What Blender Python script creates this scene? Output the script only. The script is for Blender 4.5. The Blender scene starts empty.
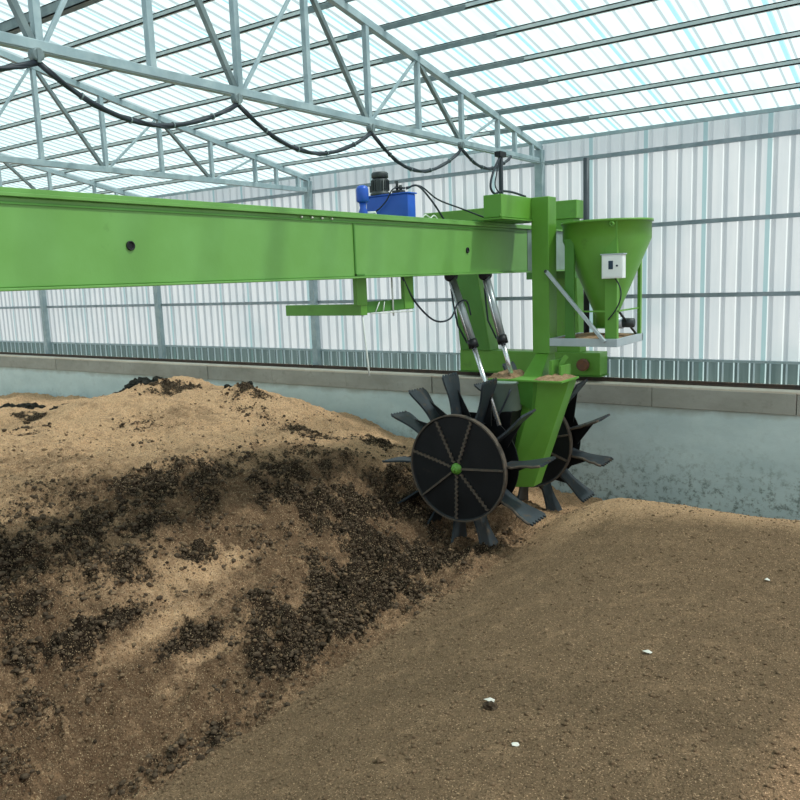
import bpy, bmesh, math, random
import numpy as np
from mathutils import Vector, Matrix
random.seed(7)
S = bpy.context.scene
COL = S.collection
PI = math.pi

# ------------------------------------------------------------------ camera
yaw, pit, rol, fpx, H = -.6156607, .15305861, .0380594, 789.5, 1.7
fw = Vector((math.sin(yaw)*math.cos(pit), math.cos(yaw)*math.cos(pit), -math.sin(pit)))
r0 = Vector((math.cos(yaw), -math.sin(yaw), 0)); d0 = fw.cross(r0)
rr = math.cos(rol)*r0 + math.sin(rol)*d0
dd = -math.sin(rol)*r0 + math.cos(rol)*d0
cam = bpy.data.cameras.new('camera'); camo = bpy.data.objects.new('camera', cam); COL.objects.link(camo)
m = Matrix((( rr.x, -dd.x, -fw.x, 0), (rr.y, -dd.y, -fw.y, 0), (rr.z, -dd.z, -fw.z, H), (0, 0, 0, 1)))
camo.matrix_world = m
cam.sensor_width = 36; cam.lens = fpx/800*36; cam.clip_end = 300
S.camera = camo

# ------------------------------------------------------------------ materials
def nt_mat(name):
    m = bpy.data.materials.new(name); m.use_nodes = True
    nt = m.node_tree; nt.nodes.clear()
    out = nt.nodes.new('ShaderNodeOutputMaterial')
    return m, nt, out
def N(nt, t, **kw):
    n = nt.nodes.new(t)
    for k, v in kw.items():
        if k.startswith('i_'): n.inputs[k[2:].replace('_', ' ')].default_value = v
        else: setattr(n, k, v)
    return n
def mathn(nt, op, a, b=None, clamp=False):
    n = nt.nodes.new('ShaderNodeMath'); n.operation = op; n.use_clamp = clamp
    for i, x in enumerate((a, b)):
        if x is None: continue
        if isinstance(x, (int, float)): n.inputs[i].default_value = x
        else: nt.links.new(x, n.inputs[i])
    return n.outputs[0]
def mix(nt, f, a, b):
    n = nt.nodes.new('ShaderNodeMix'); n.data_type = 'RGBA'
    for sock, x in ((n.inputs[0], f), (n.inputs[6], a), (n.inputs[7], b)):
        if isinstance(x, (int, float)): sock.default_value = x
        elif isinstance(x, (tuple, list)): sock.default_value = (*x, 1) if len(x) == 3 else x
        else: nt.links.new(x, sock)
    return n.outputs[2]
def ramp(nt, src, lo, hi):
    n = nt.nodes.new('ShaderNodeMapRange'); nt.links.new(src, n.inputs[0])
    n.inputs[1].default_value = lo; n.inputs[2].default_value = hi
    return n.outputs[0]
def noise(nt, scale, detail=4, vec=None, rough=.55):
    n = nt.nodes.new('ShaderNodeTexNoise'); n.inputs['Scale'].default_value = scale
    n.inputs['Detail'].default_value = detail; n.inputs['Roughness'].default_value = rough
    if vec is not None: nt.links.new(vec, n.inputs['Vector'])
    return n.outputs[0]
def geo_pos(nt): return nt.nodes.new('ShaderNodeNewGeometry').outputs['Position']
def bump(nt, h, strength, dist):
    b = nt.nodes.new('ShaderNodeBump'); b.inputs['Strength'].default_value = strength
    b.inputs['Distance'].default_value = dist; nt.links.new(h, b.inputs['Height']); return b.outputs[0]

def paint(name, c, c2, rough=.45, metal=0., sc=2.5, lo=.4, hi=.72, dirt=None, dsc=9, dlo=.62, dhi=.75, spec=.4):
    m, nt, out = nt_mat(name)
    p = geo_pos(nt)
    col = mix(nt, ramp(nt, noise(nt, sc, 3, p), lo, hi), c, c2)
    if dirt: col = mix(nt, ramp(nt, noise(nt, dsc, 5, p, .65), dlo, dhi), col, dirt)
    b = N(nt, 'ShaderNodeBsdfPrincipled', i_Roughness=rough, i_Metallic=metal)
    b.inputs['Specular IOR Level'].default_value = spec
    nt.links.new(col, b.inputs['Base Color'])
    nt.links.new(bump(nt, noise(nt, 40, 2, p), .15, .004), b.inputs['Normal'])
    nt.links.new(b.outputs[0], out.inputs[0])
    return m
M = {}
M['green'] = paint('green_paint', (.118, .28, .058), (.135, .31, .075), .42, dirt=(.07, .17, .03), dlo=.66, dhi=.85, dsc=3)
M['green_vivid'] = paint('vivid_green_paint', (.095, .255, .028), (.11, .29, .04), .42, dirt=(.06, .13, .025), dlo=.62, dhi=.85, dsc=4)
M['green_dirty'] = paint('dusty_green_paint', (.095, .26, .03), (.12, .30, .045), .5, dirt=(.10, .11, .04), dsc=5)
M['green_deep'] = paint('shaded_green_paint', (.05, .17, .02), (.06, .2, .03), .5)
M['galv'] = paint('galvanised_steel', (.26, .34, .37), (.36, .44, .46), .5, .25, sc=6, dirt=(.26, .32, .33), dsc=14)
M['galv_dark'] = paint('weathered_steel', (.13, .17, .18), (.20, .25, .25), .55, .2, sc=7, dirt=(.10, .12, .11), dsc=10)
M['purlin_steel'] = paint('pale_purlin_steel', (.42, .50, .50), (.55, .62, .62), .5, .1, sc=6)
M['girt'] = paint('grey_girt_steel', (.20, .25, .28), (.28, .33, .37), .5, .2, sc=5)
M['black_steel'] = paint('black_worn_steel', (.006, .0065, .008), (.011, .012, .014), .5, .3, dirt=(.045, .033, .022), dsc=6, dlo=.64, dhi=.85)
M['blade_steel'] = paint('soil_stained_blade_steel', (.026, .034, .042), (.06, .075, .087), .45, .35, dirt=(.10, .07, .045), dsc=8, dlo=.56, dhi=.72)
M['rib_steel'] = paint('muddy_rib_steel', (.10, .075, .055), (.05, .045, .04), .7, .1, sc=20)
M['blue'] = paint('blue_enamel', (.012, .075, .42), (.02, .10, .5), .35)
M['charcoal'] = paint('charcoal_motor_metal', (.035, .042, .045), (.06, .07, .07), .5, .3)
M['cable'] = paint('dark_rubber_cable', (.012, .018, .028), (.02, .03, .04), .5)
M['black_pipe'] = paint('dark_pipe', (.03, .04, .05), (.05, .06, .07), .5, .2)
M['chrome'] = paint('bright_rod_steel', (.62, .64, .66), (.5, .52, .54), .25, .8)
M['cyl'] = paint('grey_cylinder_steel', (.22, .25, .26), (.32, .35, .36), .35, .5)
M['housing'] = paint('grey_green_housing', (.14, .2, .17), (.2, .27, .23), .55, dirt=(.12, .10, .06), dsc=6)
M['white_box'] = paint('white_box_paint', (.72, .75, .74), (.8, .82, .8), .4)
M['panel_dark'] = paint('dark_display', (.012, .03, .06), (.02, .04, .08), .3)
M['rail'] = paint('rusty_rail', (.09, .06, .045), (.05, .045, .04), .7, .3, sc=8)
M['rust'] = paint('rust', (.16, .07, .035), (.08, .05, .04), .8, sc=12)
M['scrap'] = paint('white_scrap', (.62, .6, .54), (.5, .48, .42), .8)
M['rod_white'] = paint('pale_rod', (.6, .63, .6), (.5, .54, .5), .5)
M['bracegrey'] = paint('pale_grey_steel', (.36, .42, .45), (.45, .5, .53), .45, .3)

def soil_mat(name, c, c2, sc=18):
    m, nt, out = nt_mat(name); p = geo_pos(nt)
    col = mix(nt, ramp(nt, noise(nt, sc, 5, p, .7), .35, .65), c, c2)
    b = N(nt, 'ShaderNodeBsdfPrincipled', i_Roughness=.95); b.inputs['Specular IOR Level'].default_value = .1
    nt.links.new(col, b.inputs['Base Color'])
    nt.links.new(bump(nt, noise(nt, 60, 6, p, .75), .8, .03), b.inputs['Normal'])
    nt.links.new(b.outputs[0], out.inputs[0]); return m
M['clod'] = soil_mat('dark_clod_soil', (.035, .024, .016), (.15, .105, .07))
M['blackclod'] = soil_mat('black_clod_soil', (.008, .009, .008), (.035, .034, .028))
M['tanclod'] = soil_mat('brown_crumb_soil', (.13, .085, .05), (.27, .18, .11))
M['dirt_layer'] = soil_mat('sawdust_layer', (.25, .16, .09), (.40, .27, .17))

def heap_mat(name, tan, tan2, mid, dark, amp=1.6):
    m, nt, out = nt_mat(name); p = geo_pos(nt)
    at = nt.nodes.new('ShaderNodeAttribute'); at.attribute_name = 'moist_shade'
    at2 = nt.nodes.new('ShaderNodeAttribute'); at2.attribute_name = 'brown_tone'
    n1 = noise(nt, 3.2, 6, p, .65); n2 = noise(nt, 24, 5, p, .72); n3 = noise(nt, 110, 3, p, .7)
    base = mix(nt, ramp(nt, n2, .35, .68), tan, tan2)
    n4 = noise(nt, 9, 5, p, .65)
    brown_tone = mathn(nt, 'ADD', at2.outputs['Fac'], mathn(nt, 'MULTIPLY', mathn(nt, 'SUBTRACT', n1, .5), amp), False)
    brown_tone = mathn(nt, 'ADD', brown_tone, mathn(nt, 'MULTIPLY', mathn(nt, 'SUBTRACT', n4, .5), amp), True)
    base = mix(nt, brown_tone, base, mix(nt, ramp(nt, n3, .35, .65), mid, tuple(x*1.5 for x in mid)))
    k = mathn(nt, 'ADD', at.outputs['Fac'], mathn(nt, 'MULTIPLY', mathn(nt, 'SUBTRACT', n2, .5), 1.5))
    base = mix(nt, ramp(nt, k, .42, .62), base, mix(nt, ramp(nt, n3, .4, .65), dark, tuple(x*2.8 for x in dark)))
    # fine dark and pale flecks
    sp = noise(nt, 70, 2, p, .5)
    base = mix(nt, mathn(nt, 'MULTIPLY', ramp(nt, sp, .56, .66), .75), base, tuple(x*.45 for x in mid))
    sp2 = noise(nt, 95, 2, p, .5)
    base = mix(nt, mathn(nt, 'MULTIPLY', ramp(nt, sp2, .60, .70), .6), base, tuple(min(1, x*1.5) for x in tan2))
    b = N(nt, 'ShaderNodeBsdfPrincipled', i_Roughness=.95); b.inputs['Specular IOR Level'].default_value = .08
    nt.links.new(base, b.inputs['Base Color'])
    h = mathn(nt, 'ADD', mathn(nt, 'MULTIPLY', n2, 1.), mathn(nt, 'MULTIPLY', n3, .45))
    nt.links.new(bump(nt, h, 1.0, .06), b.inputs['Normal'])
    nt.links.new(b.outputs[0], out.inputs[0]); return m
M['heapL'] = heap_mat('loose_sawdust_compost', (.57, .34, .185), (.75, .49, .30), (.15, .09, .053), (.018, .012, .008), 1.8)
M['heapR'] = heap_mat('settled_compost', (.52, .32, .175), (.66, .44, .27), (.175, .115, .068), (.03, .022, .015), .9)

def sheet_mat(name, c, c2, seam, axis_off, through=.16, stain=None, edge=(.45, .6, .64), ribk=.6):
    XL_ = -48.
    m, nt, out = nt_mat(name); p = geo_pos(nt)
    sx = N(nt, 'ShaderNodeSeparateXYZ'); nt.links.new(p, sx.inputs[0])
    fr = mathn(nt, 'FRACT', mathn(nt, 'DIVIDE', mathn(nt, 'ADD', sx.outputs[0], axis_off + 100*.85), .85))
    s = mathn(nt, 'MULTIPLY', mathn(nt, 'LESS_THAN', fr, .075), .8)
    mp = N(nt, 'ShaderNodeMapping'); mp.inputs['Scale'].default_value = (9, .7, .7); nt.links.new(p, mp.inputs[0])
    col = mix(nt, ramp(nt, noise(nt, 1., 4, mp.outputs[0]), .35, .7), c, c2)
    if stain: col = mix(nt, mathn(nt, 'MULTIPLY', ramp(nt, noise(nt, .8, 3, p), .5, .72), .5), col, stain)
    col = mix(nt, s, col, seam)
    fr2 = mathn(nt, 'FRACT', mathn(nt, 'DIVIDE', mathn(nt, 'ADD', sx.outputs[0], -XL_), .2125))
    e1 = mathn(nt, 'COMPARE', fr2, .67); e1.node.inputs[2].default_value = .055
    e2 = mathn(nt, 'COMPARE', fr2, .95); e2.node.inputs[2].default_value = .05
    col = mix(nt, mathn(nt, 'MULTIPLY', mathn(nt, 'ADD', e1, e2), ribk), col, edge)
    tr = N(nt, 'ShaderNodeBsdfTranslucent'); df = N(nt, 'ShaderNodeBsdfDiffuse'); tp = N(nt, 'ShaderNodeBsdfTransparent')
    gl = N(nt, 'ShaderNodeBsdfGlossy', i_Roughness=.35)
    nt.links.new(col, tr.inputs[0]); nt.links.new(col, df.inputs[0]); tp.inputs[0].default_value = (.72, .80, .82, 1)
    a = N(nt, 'ShaderNodeMixShader', i_Fac=.28); nt.links.new(tr.outputs[0], a.inputs[1]); nt.links.new(df.outputs[0], a.inputs[2])
    b = N(nt, 'ShaderNodeMixShader', i_Fac=through); nt.links.new(a.outputs[0], b.inputs[1]); nt.links.new(tp.outputs[0], b.inputs[2])
    g = N(nt, 'ShaderNodeMixShader', i_Fac=.04); nt.links.new(b.outputs[0], g.inputs[1]); nt.links.new(gl.outputs[0], g.inputs[2])
    nt.links.new(g.outputs[0], out.inputs[0]); return m
M['roof'] = sheet_mat('translucent_roof_sheet', (.38, .54, .575), (.48, .585, .60), (.08, .32, .41), .1, .35, edge=(.30, .41, .45), ribk=.4)
M['wallsheet'] = sheet_mat('translucent_wall_sheet', (.49, .54, .56), (.57, .61, .62), (.21, .37, .39), 5.64, .05, (.35, .45, .47), ribk=.14, edge=(.27, .36, .39))
M['skirt'] = sheet_mat('dark_lower_sheet', (.05, .085, .085), (.09, .135, .135), (.08, .15, .15), 5.64, .02)  # darker sheet along the foot of the wall

def conc_mat(name, c, c2, c3, blocks=False):
    m, nt, out = nt_mat(name); p = geo_pos(nt)
    mp = N(nt, 'ShaderNodeMapping'); mp.inputs['Scale'].default_value = (.8, .8, 1.5); nt.links.new(p, mp.inputs[0])
    col = mix(nt, ramp(nt, noise(nt, 1.6, 5, mp.outputs[0], .6), .35, .7), c, c2)
    col = mix(nt, mathn(nt, 'MULTIPLY', ramp(nt, noise(nt, 7, 6, p, .7), .55, .75), .6), col, c3)
    if not blocks:
        sx = N(nt, 'ShaderNodeSeparateXYZ'); nt.links.new(p, sx.inputs[0])
        low = ramp(nt, mathn(nt, 'ADD', sx.outputs[2], mathn(nt, 'MULTIPLY', noise(nt, 2.2, 4, p), .9)), -.35, -1.1)
        st = mathn(nt, 'MULTIPLY', low, ramp(nt, noise(nt, 9, 6, p, .75), .50, .62))
        col = mix(nt, mathn(nt, 'MULTIPLY', st, .75), col, (.10, .12, .10))
        up = ramp(nt, mathn(nt, 'ADD', sx.outputs[2], mathn(nt, 'MULTIPLY', noise(nt, 3, 4, p), .25)), -.30, -.2)
        col = mix(nt, mathn(nt, 'MULTIPLY', up, .7), col, (.30, .32, .29))
    b = N(nt, 'ShaderNodeBsdfPrincipled', i_Roughness=.85); b.inputs['Specular IOR Level'].default_value = .2
    nt.links.new(col, b.inputs['Base Color'])
    nt.links.new(bump(nt, noise(nt, 18, 6, p, .7), .4, .01), b.inputs['Normal'])
    nt.links.new(b.outputs[0], out.inputs[0]); return m
M['plaster'] = conc_mat('blue_grey_cement_render', (.45, .55, .56), (.56, .66, .66), (.40, .47, .46))
M['capblock'] = conc_mat('rough_concrete_block', (.27, .27, .24), (.36, .36, .33), (.18, .18, .15), True)
M['captop'] = conc_mat('dusty_cap_mortar', (.50, .45, .38), (.62, .58, .50), (.33, .27, .2), True)
M['floor'] = conc_mat('trough_floor_concrete', (.2, .18, .15), (.25, .22, .18), (.1, .09, .07), True)

# ------------------------------------------------------------------ mesh helpers
class MB:
    def __init__(s): s.bm = bmesh.new()
    def box(s, x0, x1, y0, y1, z0, z1, mat=None):
        vs = [s.bm.verts.new(Vector(p) if mat is None else mat @ Vector(p)) for p in
              ((x0,y0,z0),(x1,y0,z0),(x1,y1,z0),(x0,y1,z0),(x0,y0,z1),(x1,y0,z1),(x1,y1,z1),(x0,y1,z1))]
        for f in ((0,3,2,1),(4,5,6,7),(0,1,5,4),(1,2,6,5),(2,3,7,6),(3,0,4,7)): s.bm.faces.new([vs[i] for i in f])
        return s
    def beam(s, a, b, w, h, up=(0,0,1), roll=0):
        a = Vector(a); b = Vector(b); d = (b-a); L = d.length; d.normalize()
        u = Vector(up)
        if abs(d.dot(u)) > .98: u = Vector((1,0,0))
        x = d.cross(u).normalized(); z = x.cross(d)
        mt = Matrix(((x.x,d.x,z.x,a.x),(x.y,d.y,z.y,a.y),(x.z,d.z,z.z,a.z),(0,0,0,1)))
        return s.box(-w/2, w/2, 0, L, -h/2, h/2, mt)
    def tube(s, pts, r, n=10, cap=True, r2=None):
        pts = [Vector(p) for p in pts]; rings = []
        prev = None
        for i, p in enumerate(pts):
            t = (pts[min(i+1, len(pts)-1)] - pts[max(i-1, 0)]).normalized()
            if prev is None:
                ref = Vector((0,0,1)) if abs(t.z) < .9 else Vector((1,0,0))
                u = t.cross(ref).normalized()
            else:
                u = (prev - t*prev.dot(t)).normalized()
            prev = u; v = t.cross(u)
            rad = r if r2 is None else r + (r2-r)*i/(len(pts)-1)
            rings.append([s.bm.verts.new(p + rad*(math.cos(2*PI*k/n)*u + math.sin(2*PI*k/n)*v)) for k in range(n)])
        for a, b in zip(rings, rings[1:]):
            for k in range(n): f = s.bm.faces.new((a[k], a[(k+1)%n], b[(k+1)%n], b[k])); f.smooth = True
        if cap: s.bm.faces.new(rings[0][::-1]); s.bm.faces.new(rings[-1])
        return s
    def lathe(s, c, prof, n=40, axis='z', smooth=True, close=False):
        c = Vector(c); rings = []
        for r, h in prof:
            ring = []
            for k in range(n):
                a = 2*PI*k/n
                if axis == 'z': q = Vector((r*math.cos(a), r*math.sin(a), h))
                elif axis == 'y': q = Vector((r*math.cos(a), h, r*math.sin(a)))
                else: q = Vector((h, r*math.cos(a), r*math.sin(a)))
                ring.append(s.bm.verts.new(c+q))
            rings.append(ring)
        prs = list(zip(rings, rings[1:]))
        if close: prs.append((rings[-1], rings[0]))
        for a, b in prs:
            for k in range(n): f = s.bm.faces.new((a[k], a[(k+1)%n], b[(k+1)%n], b[k])); f.smooth = smooth
        if not close:
            s.bm.faces.new(rings[0][::-1]); s.bm.faces.new(rings[-1])
        return s
    def prism(s, poly, off):      # 3D polygon extruded by vector
        off = Vector(off); a = [s.bm.verts.new(Vector(p)) for p in poly]; b = [s.bm.verts.new(Vector(p)+off) for p in poly]
        s.bm.faces.new(a); s.bm.faces.new(b[::-1]); n = len(a)
        for i in range(n): s.bm.faces.new((a[i], b[i], b[(i+1)%n], a[(i+1)%n]))
        return s
    def hull(s, lower, upper):    # two quads/rings joined
        a = [s.bm.verts.new(Vector(p)) for p in lower]; b = [s.bm.verts.new(Vector(p)) for p in upper]; n = len(a)
        s.bm.faces.new(a[::-1]); s.bm.faces.new(b)
        for i in range(n): s.bm.faces.new((a[i], a[(i+1)%n], b[(i+1)%n], b[i]))
        return s
    def blob(s, c, r, sub=1, squash=.7, jit=.25, rnd=random):
        t = bmesh.ops.create_icosphere(s.bm, subdivisions=sub, radius=1)
        ph = [rnd.uniform(0, 6.28) for _ in range(6)]
        for v in t['verts']:
            n = v.co.normalized()
            k = 1 + jit*(math.sin(3.1*n.x*2+ph[0])*math.sin(2.7*n.y*2+ph[1]) + .6*math.sin(5*n.z+ph[2]+3*n.x) + rnd.uniform(-.35, .35))
            v.co = Vector(c) + Vector((n.x*r*k, n.y*r*k*.9, n.z*r*k*squash))
        return s
    def build(s, name, mat, parent=None, bevel=0., loc=None):
        bmesh.ops.recalc_face_normals(s.bm, faces=s.bm.faces)
        me = bpy.data.meshes.new(name); s.bm.to_mesh(me); s.bm.free()
        me.materials.append(M[mat] if isinstance(mat, str) else mat)
        o = bpy.data.objects.new(name, me); COL.objects.link(o)
        if bevel:
            b = o.modifiers.new('bevel', 'BEVEL'); b.width = bevel; b.segments = 2; b.limit_method = 'ANGLE'
            b.harden_normals = False
        if parent:
            o.parent = parent; o.matrix_parent_inverse = Matrix.Translation(parent_world(parent)).inverted()
        return o
def parent_world(p):   # parts are built in world coordinates; only the empties carry an offset
    return Vector(p.location) if p.type == 'EMPTY' else Vector((0, 0, 0))
def thing(name, label, cat, loc=(0,0,0), group=None, kind=None):
    o = bpy.data.objects.new(name, None); COL.objects.link(o); o.location = loc; o.empty_display_size = .2
    return tag(o, label, cat, group, kind)
def tag(o, label=None, cat=None, group=None, kind=None):
    if label: o['label'] = label
    if cat: o['category'] = cat
    if group: o['group'] = group
    if kind: o['kind'] = kind
    return o
ORD = ['first', 'second', 'third', 'fourth', 'fifth', 'sixth', 'seventh', 'eighth', 'ninth', 'tenth', 'eleventh', 'twelfth', 'thirteenth', 'fourteenth', 'fifteenth', 'sixteenth']

# ------------------------------------------------------------------ terrain
def rnd_grid(seed): return np.random.RandomState(seed).rand(256, 256)
def vnoise(x, y, seed):
    g = rnd_grid(seed); xi = np.floor(x).astype(int); yi = np.floor(y).astype(int)
    fx = x-xi; fy = y-yi; fx = fx*fx*(3-2*fx); fy = fy*fy*(3-2*fy)
    a = g[xi % 256, yi % 256]; b = g[(xi+1) % 256, yi % 256]; c = g[xi % 256, (yi+1) % 256]; d = g[(xi+1) % 256, (yi+1) % 256]
    return (a*(1-fx)+b*fx)*(1-fy)+(c*(1-fx)+d*fx)*fy
def fbm(x, y, f, o, seed, gain=.5):
    s = 0*x; a = 1; t = 0
    for i in range(o):
        c, si = math.cos(i*1.1+.4), math.sin(i*1.1+.4)
        s = s + a*(vnoise((x*c-y*si)*f+31.7*i, (x*si+y*c)*f+17.3*i, seed+i)-.5); t += a; a *= gain; f *= 2.03
    return s/t*2
CP = []
for Y in (1.2, 2.5, 4, 5.5, 7): CP += [(-4.25, Y, -1.66), (-3.75, Y, -1.50), (-3.2, Y, -1.27), (-2.5, Y, -1.08), (-1.4, Y, -.96), (0, Y, -.92), (1.6, Y, -.92), (-4.7, Y, -1.58)]
CP += [(-3.3, 8.4, -1.12), (-2.6, 8.6, -.96), (-1.6, 8.8, -.95), (-.5, 9., -1.0), (1.2, 9, -1.0), (-3.8, 8.8, -1.25), (-3.3, 9.2, -1.07), (-4.2, 8.6, -1.6)]
CP += [(x, 10.6, -1.75) for x in (-4, -2.5, -1, .8)] + [(x, 11.7, -1.9) for x in (-5, -3, -1, 1)]
CP += [(-4.9, 8.0, -1.70), (-4.9, 9.2, -1.68), (-4.9, 10.2, -1.7), (-5.6, 7.5, -1.25), (-5.7, 8.6, -1.25), (-5.8, 9.6, -1.2)]
CP += [(-5.3, 1.2, -1.3), (-5.3, 2.5, -1.27), (-5.3, 4, -1.26), (-5.4, 5.5, -1.22), (-6, 2.5, -.9), (-6, 4, -.86), (-6.1, 6, -.92), (-7, 2.5, -.6), (-7, 4, -.55), (-7, 6, -.55), (-7, 7.6, -.58), (-6.8, 9, -.78)]
CP += [(-8.3, 3, -.42), (-8.4, 5, -.36), (-8.3, 7, -.42), (-8.3, 8.6, -.50), (-8.3, 9.9, -.66), (-7.1, 10, -.92), (-9.2, 10, -.46), (-10.6, 10, -.22), (-11.6, 9.8, -.24), (-12.4, 10, -.02), (-12.2, 9.2, -.12), (-13.3, 9.8, -.42), (-15, 9.8, -.66), (-17, 9, -.84), (-19, 8.6, -.98), (-22, 8, -1.05), (-26, 8, -1.0)]
CP += [(-10.3, 4, -.42), (-10.3, 6, -.36), (-10.4, 8, -.36), (-13, 4, -.6), (-13, 7, -.52), (-16, 5, -.95), (-20, 4, -1.), (-26, 3, -1.1), (-16, 2, -.9), (-12, 1, -.7), (-8, .8, -.6)]
CP += [(-7, 11.6, -1.35), (-9, 11.6, -.95), (-11, 11.6, -.85), (-13, 11.6, -.85), (-16, 11.6, -1.0), (-20, 11.6, -1.05), (-26, 11.6, -1.1)]
CP = np.array(CP)
def tps(d2): return np.where(d2 > 1e-9, .5*d2*np.log(np.maximum(d2, 1e-9)), 0)
_n = len(CP); _A = np.zeros((_n+3, _n+3))
_D = ((CP[:, None, :2]-CP[None, :, :2])**2).sum(-1); _A[:_n, :_n] = tps(_D)+np.eye(_n)*.15
_P = np.c_[np.ones(_n), CP[:, :2]]; _A[:_n, _n:] = _P; _A[_n:, :_n] = _P.T
_W = np.linalg.solve(_A, np.r_[CP[:, 2], 0, 0, 0])
def base_h(X, Y):
    sh = X.shape; x = X.ravel(); y = Y.ravel(); z = _W[_n]+_W[_n+1]*x+_W[_n+2]*y
    for i in range(_n): z = z+_W[i]*tps((x-CP[i, 0])**2+(y-CP[i, 1])**2)
    return z.reshape(sh)
# dark damp soil, with shade painted in on the dug slope: (x, y, rx, ry, strength)
DARK = []
BROWN_TONE = []  # browner surface tone, reduced along the tan streaks
def blobs(L, X, Y):
    s = 0*X
    for x, y, rx, ry, k in L: s = s + k*np.exp(-(((X-x)/rx)**2+((Y-y)/ry)**2))
    return s
DARK = [(-5.75, 6.3, .55, .8, .42), (-5.9, 2.7, .7, .5, .3), (-10.5, 7.6, .5, .25, .6), (-9.2, 8.8, .4, .25, .6), (-9.0, 6.6, .3, .3, .55), (-11.5, 6.4, .5, .3, .45), (-4.75, 7.5, .4, .7, .45), (-5.6, 8.2, .4, .5, .5), (-4.5, 8.4, .25, .4, .4), (-7.1, 5.9, .6, .7, .62), (-6.35, 6.7, .55, 1.0, .62), (-6.9, 7.5, .9, .8, .5), (-7.0, 4.9, .7, .5, .5), (-6.35, 4.4, .5, .6, .6), (-6.75, 3.7, .6, .5, .6), (-7.6, 4.4, .5, .5, .45), (-6.2, 3.1, .5, .5, .45),
        (-5.05, 6.2, .42, 1.3, .85), (-4.7, 5.3, .33, .9, .8), (-5.6, 7.2, .5, .7, .55), (-4.6, 6.8, .4, .7, .6), (-5.62, 3.5, .11, .75, .75), (-5.22, 3.8, .11, .75, .65), (-5.95, 4.7, .14, .6, .4), (-5.2, 2.5, .5, .5, .4),
        (-16.1, 8.9, .35, .4, .9), (-12.9, 9.2, .5, .45, .8), (-11.6, 9.3, .6, .5, .9), (-9.9, 9.6, .3, .4, .9), (-8.0, 8.8, .5, .35, .75), (-7.4, 9.5, .5, .45, .85), (-8.4, 7.6, .3, .3, .5), (-13.5, 7.6, .4, .3, .8), (-5.9, 9.0, .5, .9, .5), (-4.4, 3.4, .25, 1., .35)]
BROWN_TONE = [(-9.4, 5.2, 1.0, .6, .5), (-10, 8, .8, .5, .45), (-5.6, 6.4, .7, .8, .5), (-4.9, 7.6, .8, 1.0, .9), (-4.7, 9.0, .5, .8, .5), (-5.6, 2.4, 1.2, 1.2, 1.1), (-5.2, 4.2, .5, 1.5, .8), (-6.4, 3.2, .8, .7, .7), (-4.4, 4.5, .5, 3, .9), (-6.3, 7.3, 1.1, 1.2, 1.1), (-7.3, 4.8, 1.2, .9, .75), (-5.4, 8.6, .7, 1.3, .7), (-6.6, 5.6, .9, .9, .9), (-5.6, 6.0, .6, 1., .8),
        (-5.42, 4.0, .10, .8, -.9), (-5.75, 5.1, .16, .8, -1.), (-5.05, 4.2, .09, .8, -.7), (-6.95, 8.9, .45, .5, -.9)]

def side(X):  # 0 on the left heap, 1 on the right mound
    t = np.clip((X+4.42)/.32, 0, 1); return t*t*(3-2*t)
def moist_shade(X, Y):
    s = side(X)
    m = blobs(DARK, X, Y)*(1+1.3*fbm(X, Y, 1.6, 4, 63, .6)+1.3*fbm(X, Y, 4.5, 3, 64, .6)) + .34*fbm(X, Y, .9, 5, 60, .65)
    return np.clip(m, 0, 1.3)*(1-s) + s*np.clip(blobs(DARK, X, Y)*.9+.1*fbm(X, Y, 2, 3, 61), 0, 1)
def terrain(X, Y, fine=True):
    z = base_h(X, Y)
    if not fine: return z
    s = side(X); mo = np.clip(moist_shade(X, Y), 0, 1)
    z = z + (1-s)*((.17+.12*np.clip((-X-7)/2, 0, 1))*fbm(X, Y, .75, 4, 10) + .07*fbm(X, Y, 3, 4, 20, .6)) + s*.03*fbm(X, Y, 1.2, 3, 12)
    # furrows left by the dumping along the width of the trough
    # lumpy surface where the dark mask is strong
    lump = np.abs(fbm(X, Y, 4.2, 5, 30, .7))*1.2
    z = z + (1-s)*(.03+.16*mo+.10*np.clip(brown_tone(X, Y), 0, 1))*lump + (1-s)*.05*np.clip(.3+brown_tone(X, Y), 0, 1)*fbm(X, Y, 2.6, 3, 33, .6) + s*(.012)*lump + (.013+.022*(1-s))*fbm(X, Y, 17, 3, 40, .65)
    return z
def ter1(x, y): return float(terrain(np.array([x]), np.array([y]))[0])

def grid_obj(name, xs, ys, mat):
    X, Y = np.meshgrid(xs, ys, indexing='ij'); Z = terrain(X, Y)
    nx, ny = X.shape
    co = np.c_[X.ravel(), Y.ravel(), Z.ravel()]
    idx = np.arange(nx*ny).reshape(nx, ny)
    q = np.stack([idx[:-1, :-1], idx[1:, :-1], idx[1:, 1:], idx[:-1, 1:]], -1).reshape(-1, 4)
    me = bpy.data.meshes.new(name); me.vertices.add(len(co)); me.vertices.foreach_set('co', co.astype(np.float32).ravel())
    me.loops.add(q.size); me.loops.foreach_set('vertex_index', q.ravel().astype(np.int32))
    me.polygons.add(len(q)); me.polygons.foreach_set('loop_start', np.arange(0, q.size, 4, dtype=np.int32)); me.polygons.foreach_set('loop_total', np.full(len(q), 4, np.int32))
    me.update(calc_edges=True); me.polygons.foreach_set('use_smooth', np.ones(len(q), bool))
    a = me.attributes.new('moist_shade', 'FLOAT', 'POINT'); a.data.foreach_set('value', moist_shade(X, Y).ravel().astype(np.float32))
    a = me.attributes.new('brown_tone', 'FLOAT', 'POINT'); a.data.foreach_set('value', brown_tone(X, Y).ravel().astype(np.float32))
    me.materials.append(M[mat]); o = bpy.data.objects.new(name, me); COL.objects.link(o); return o
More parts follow.
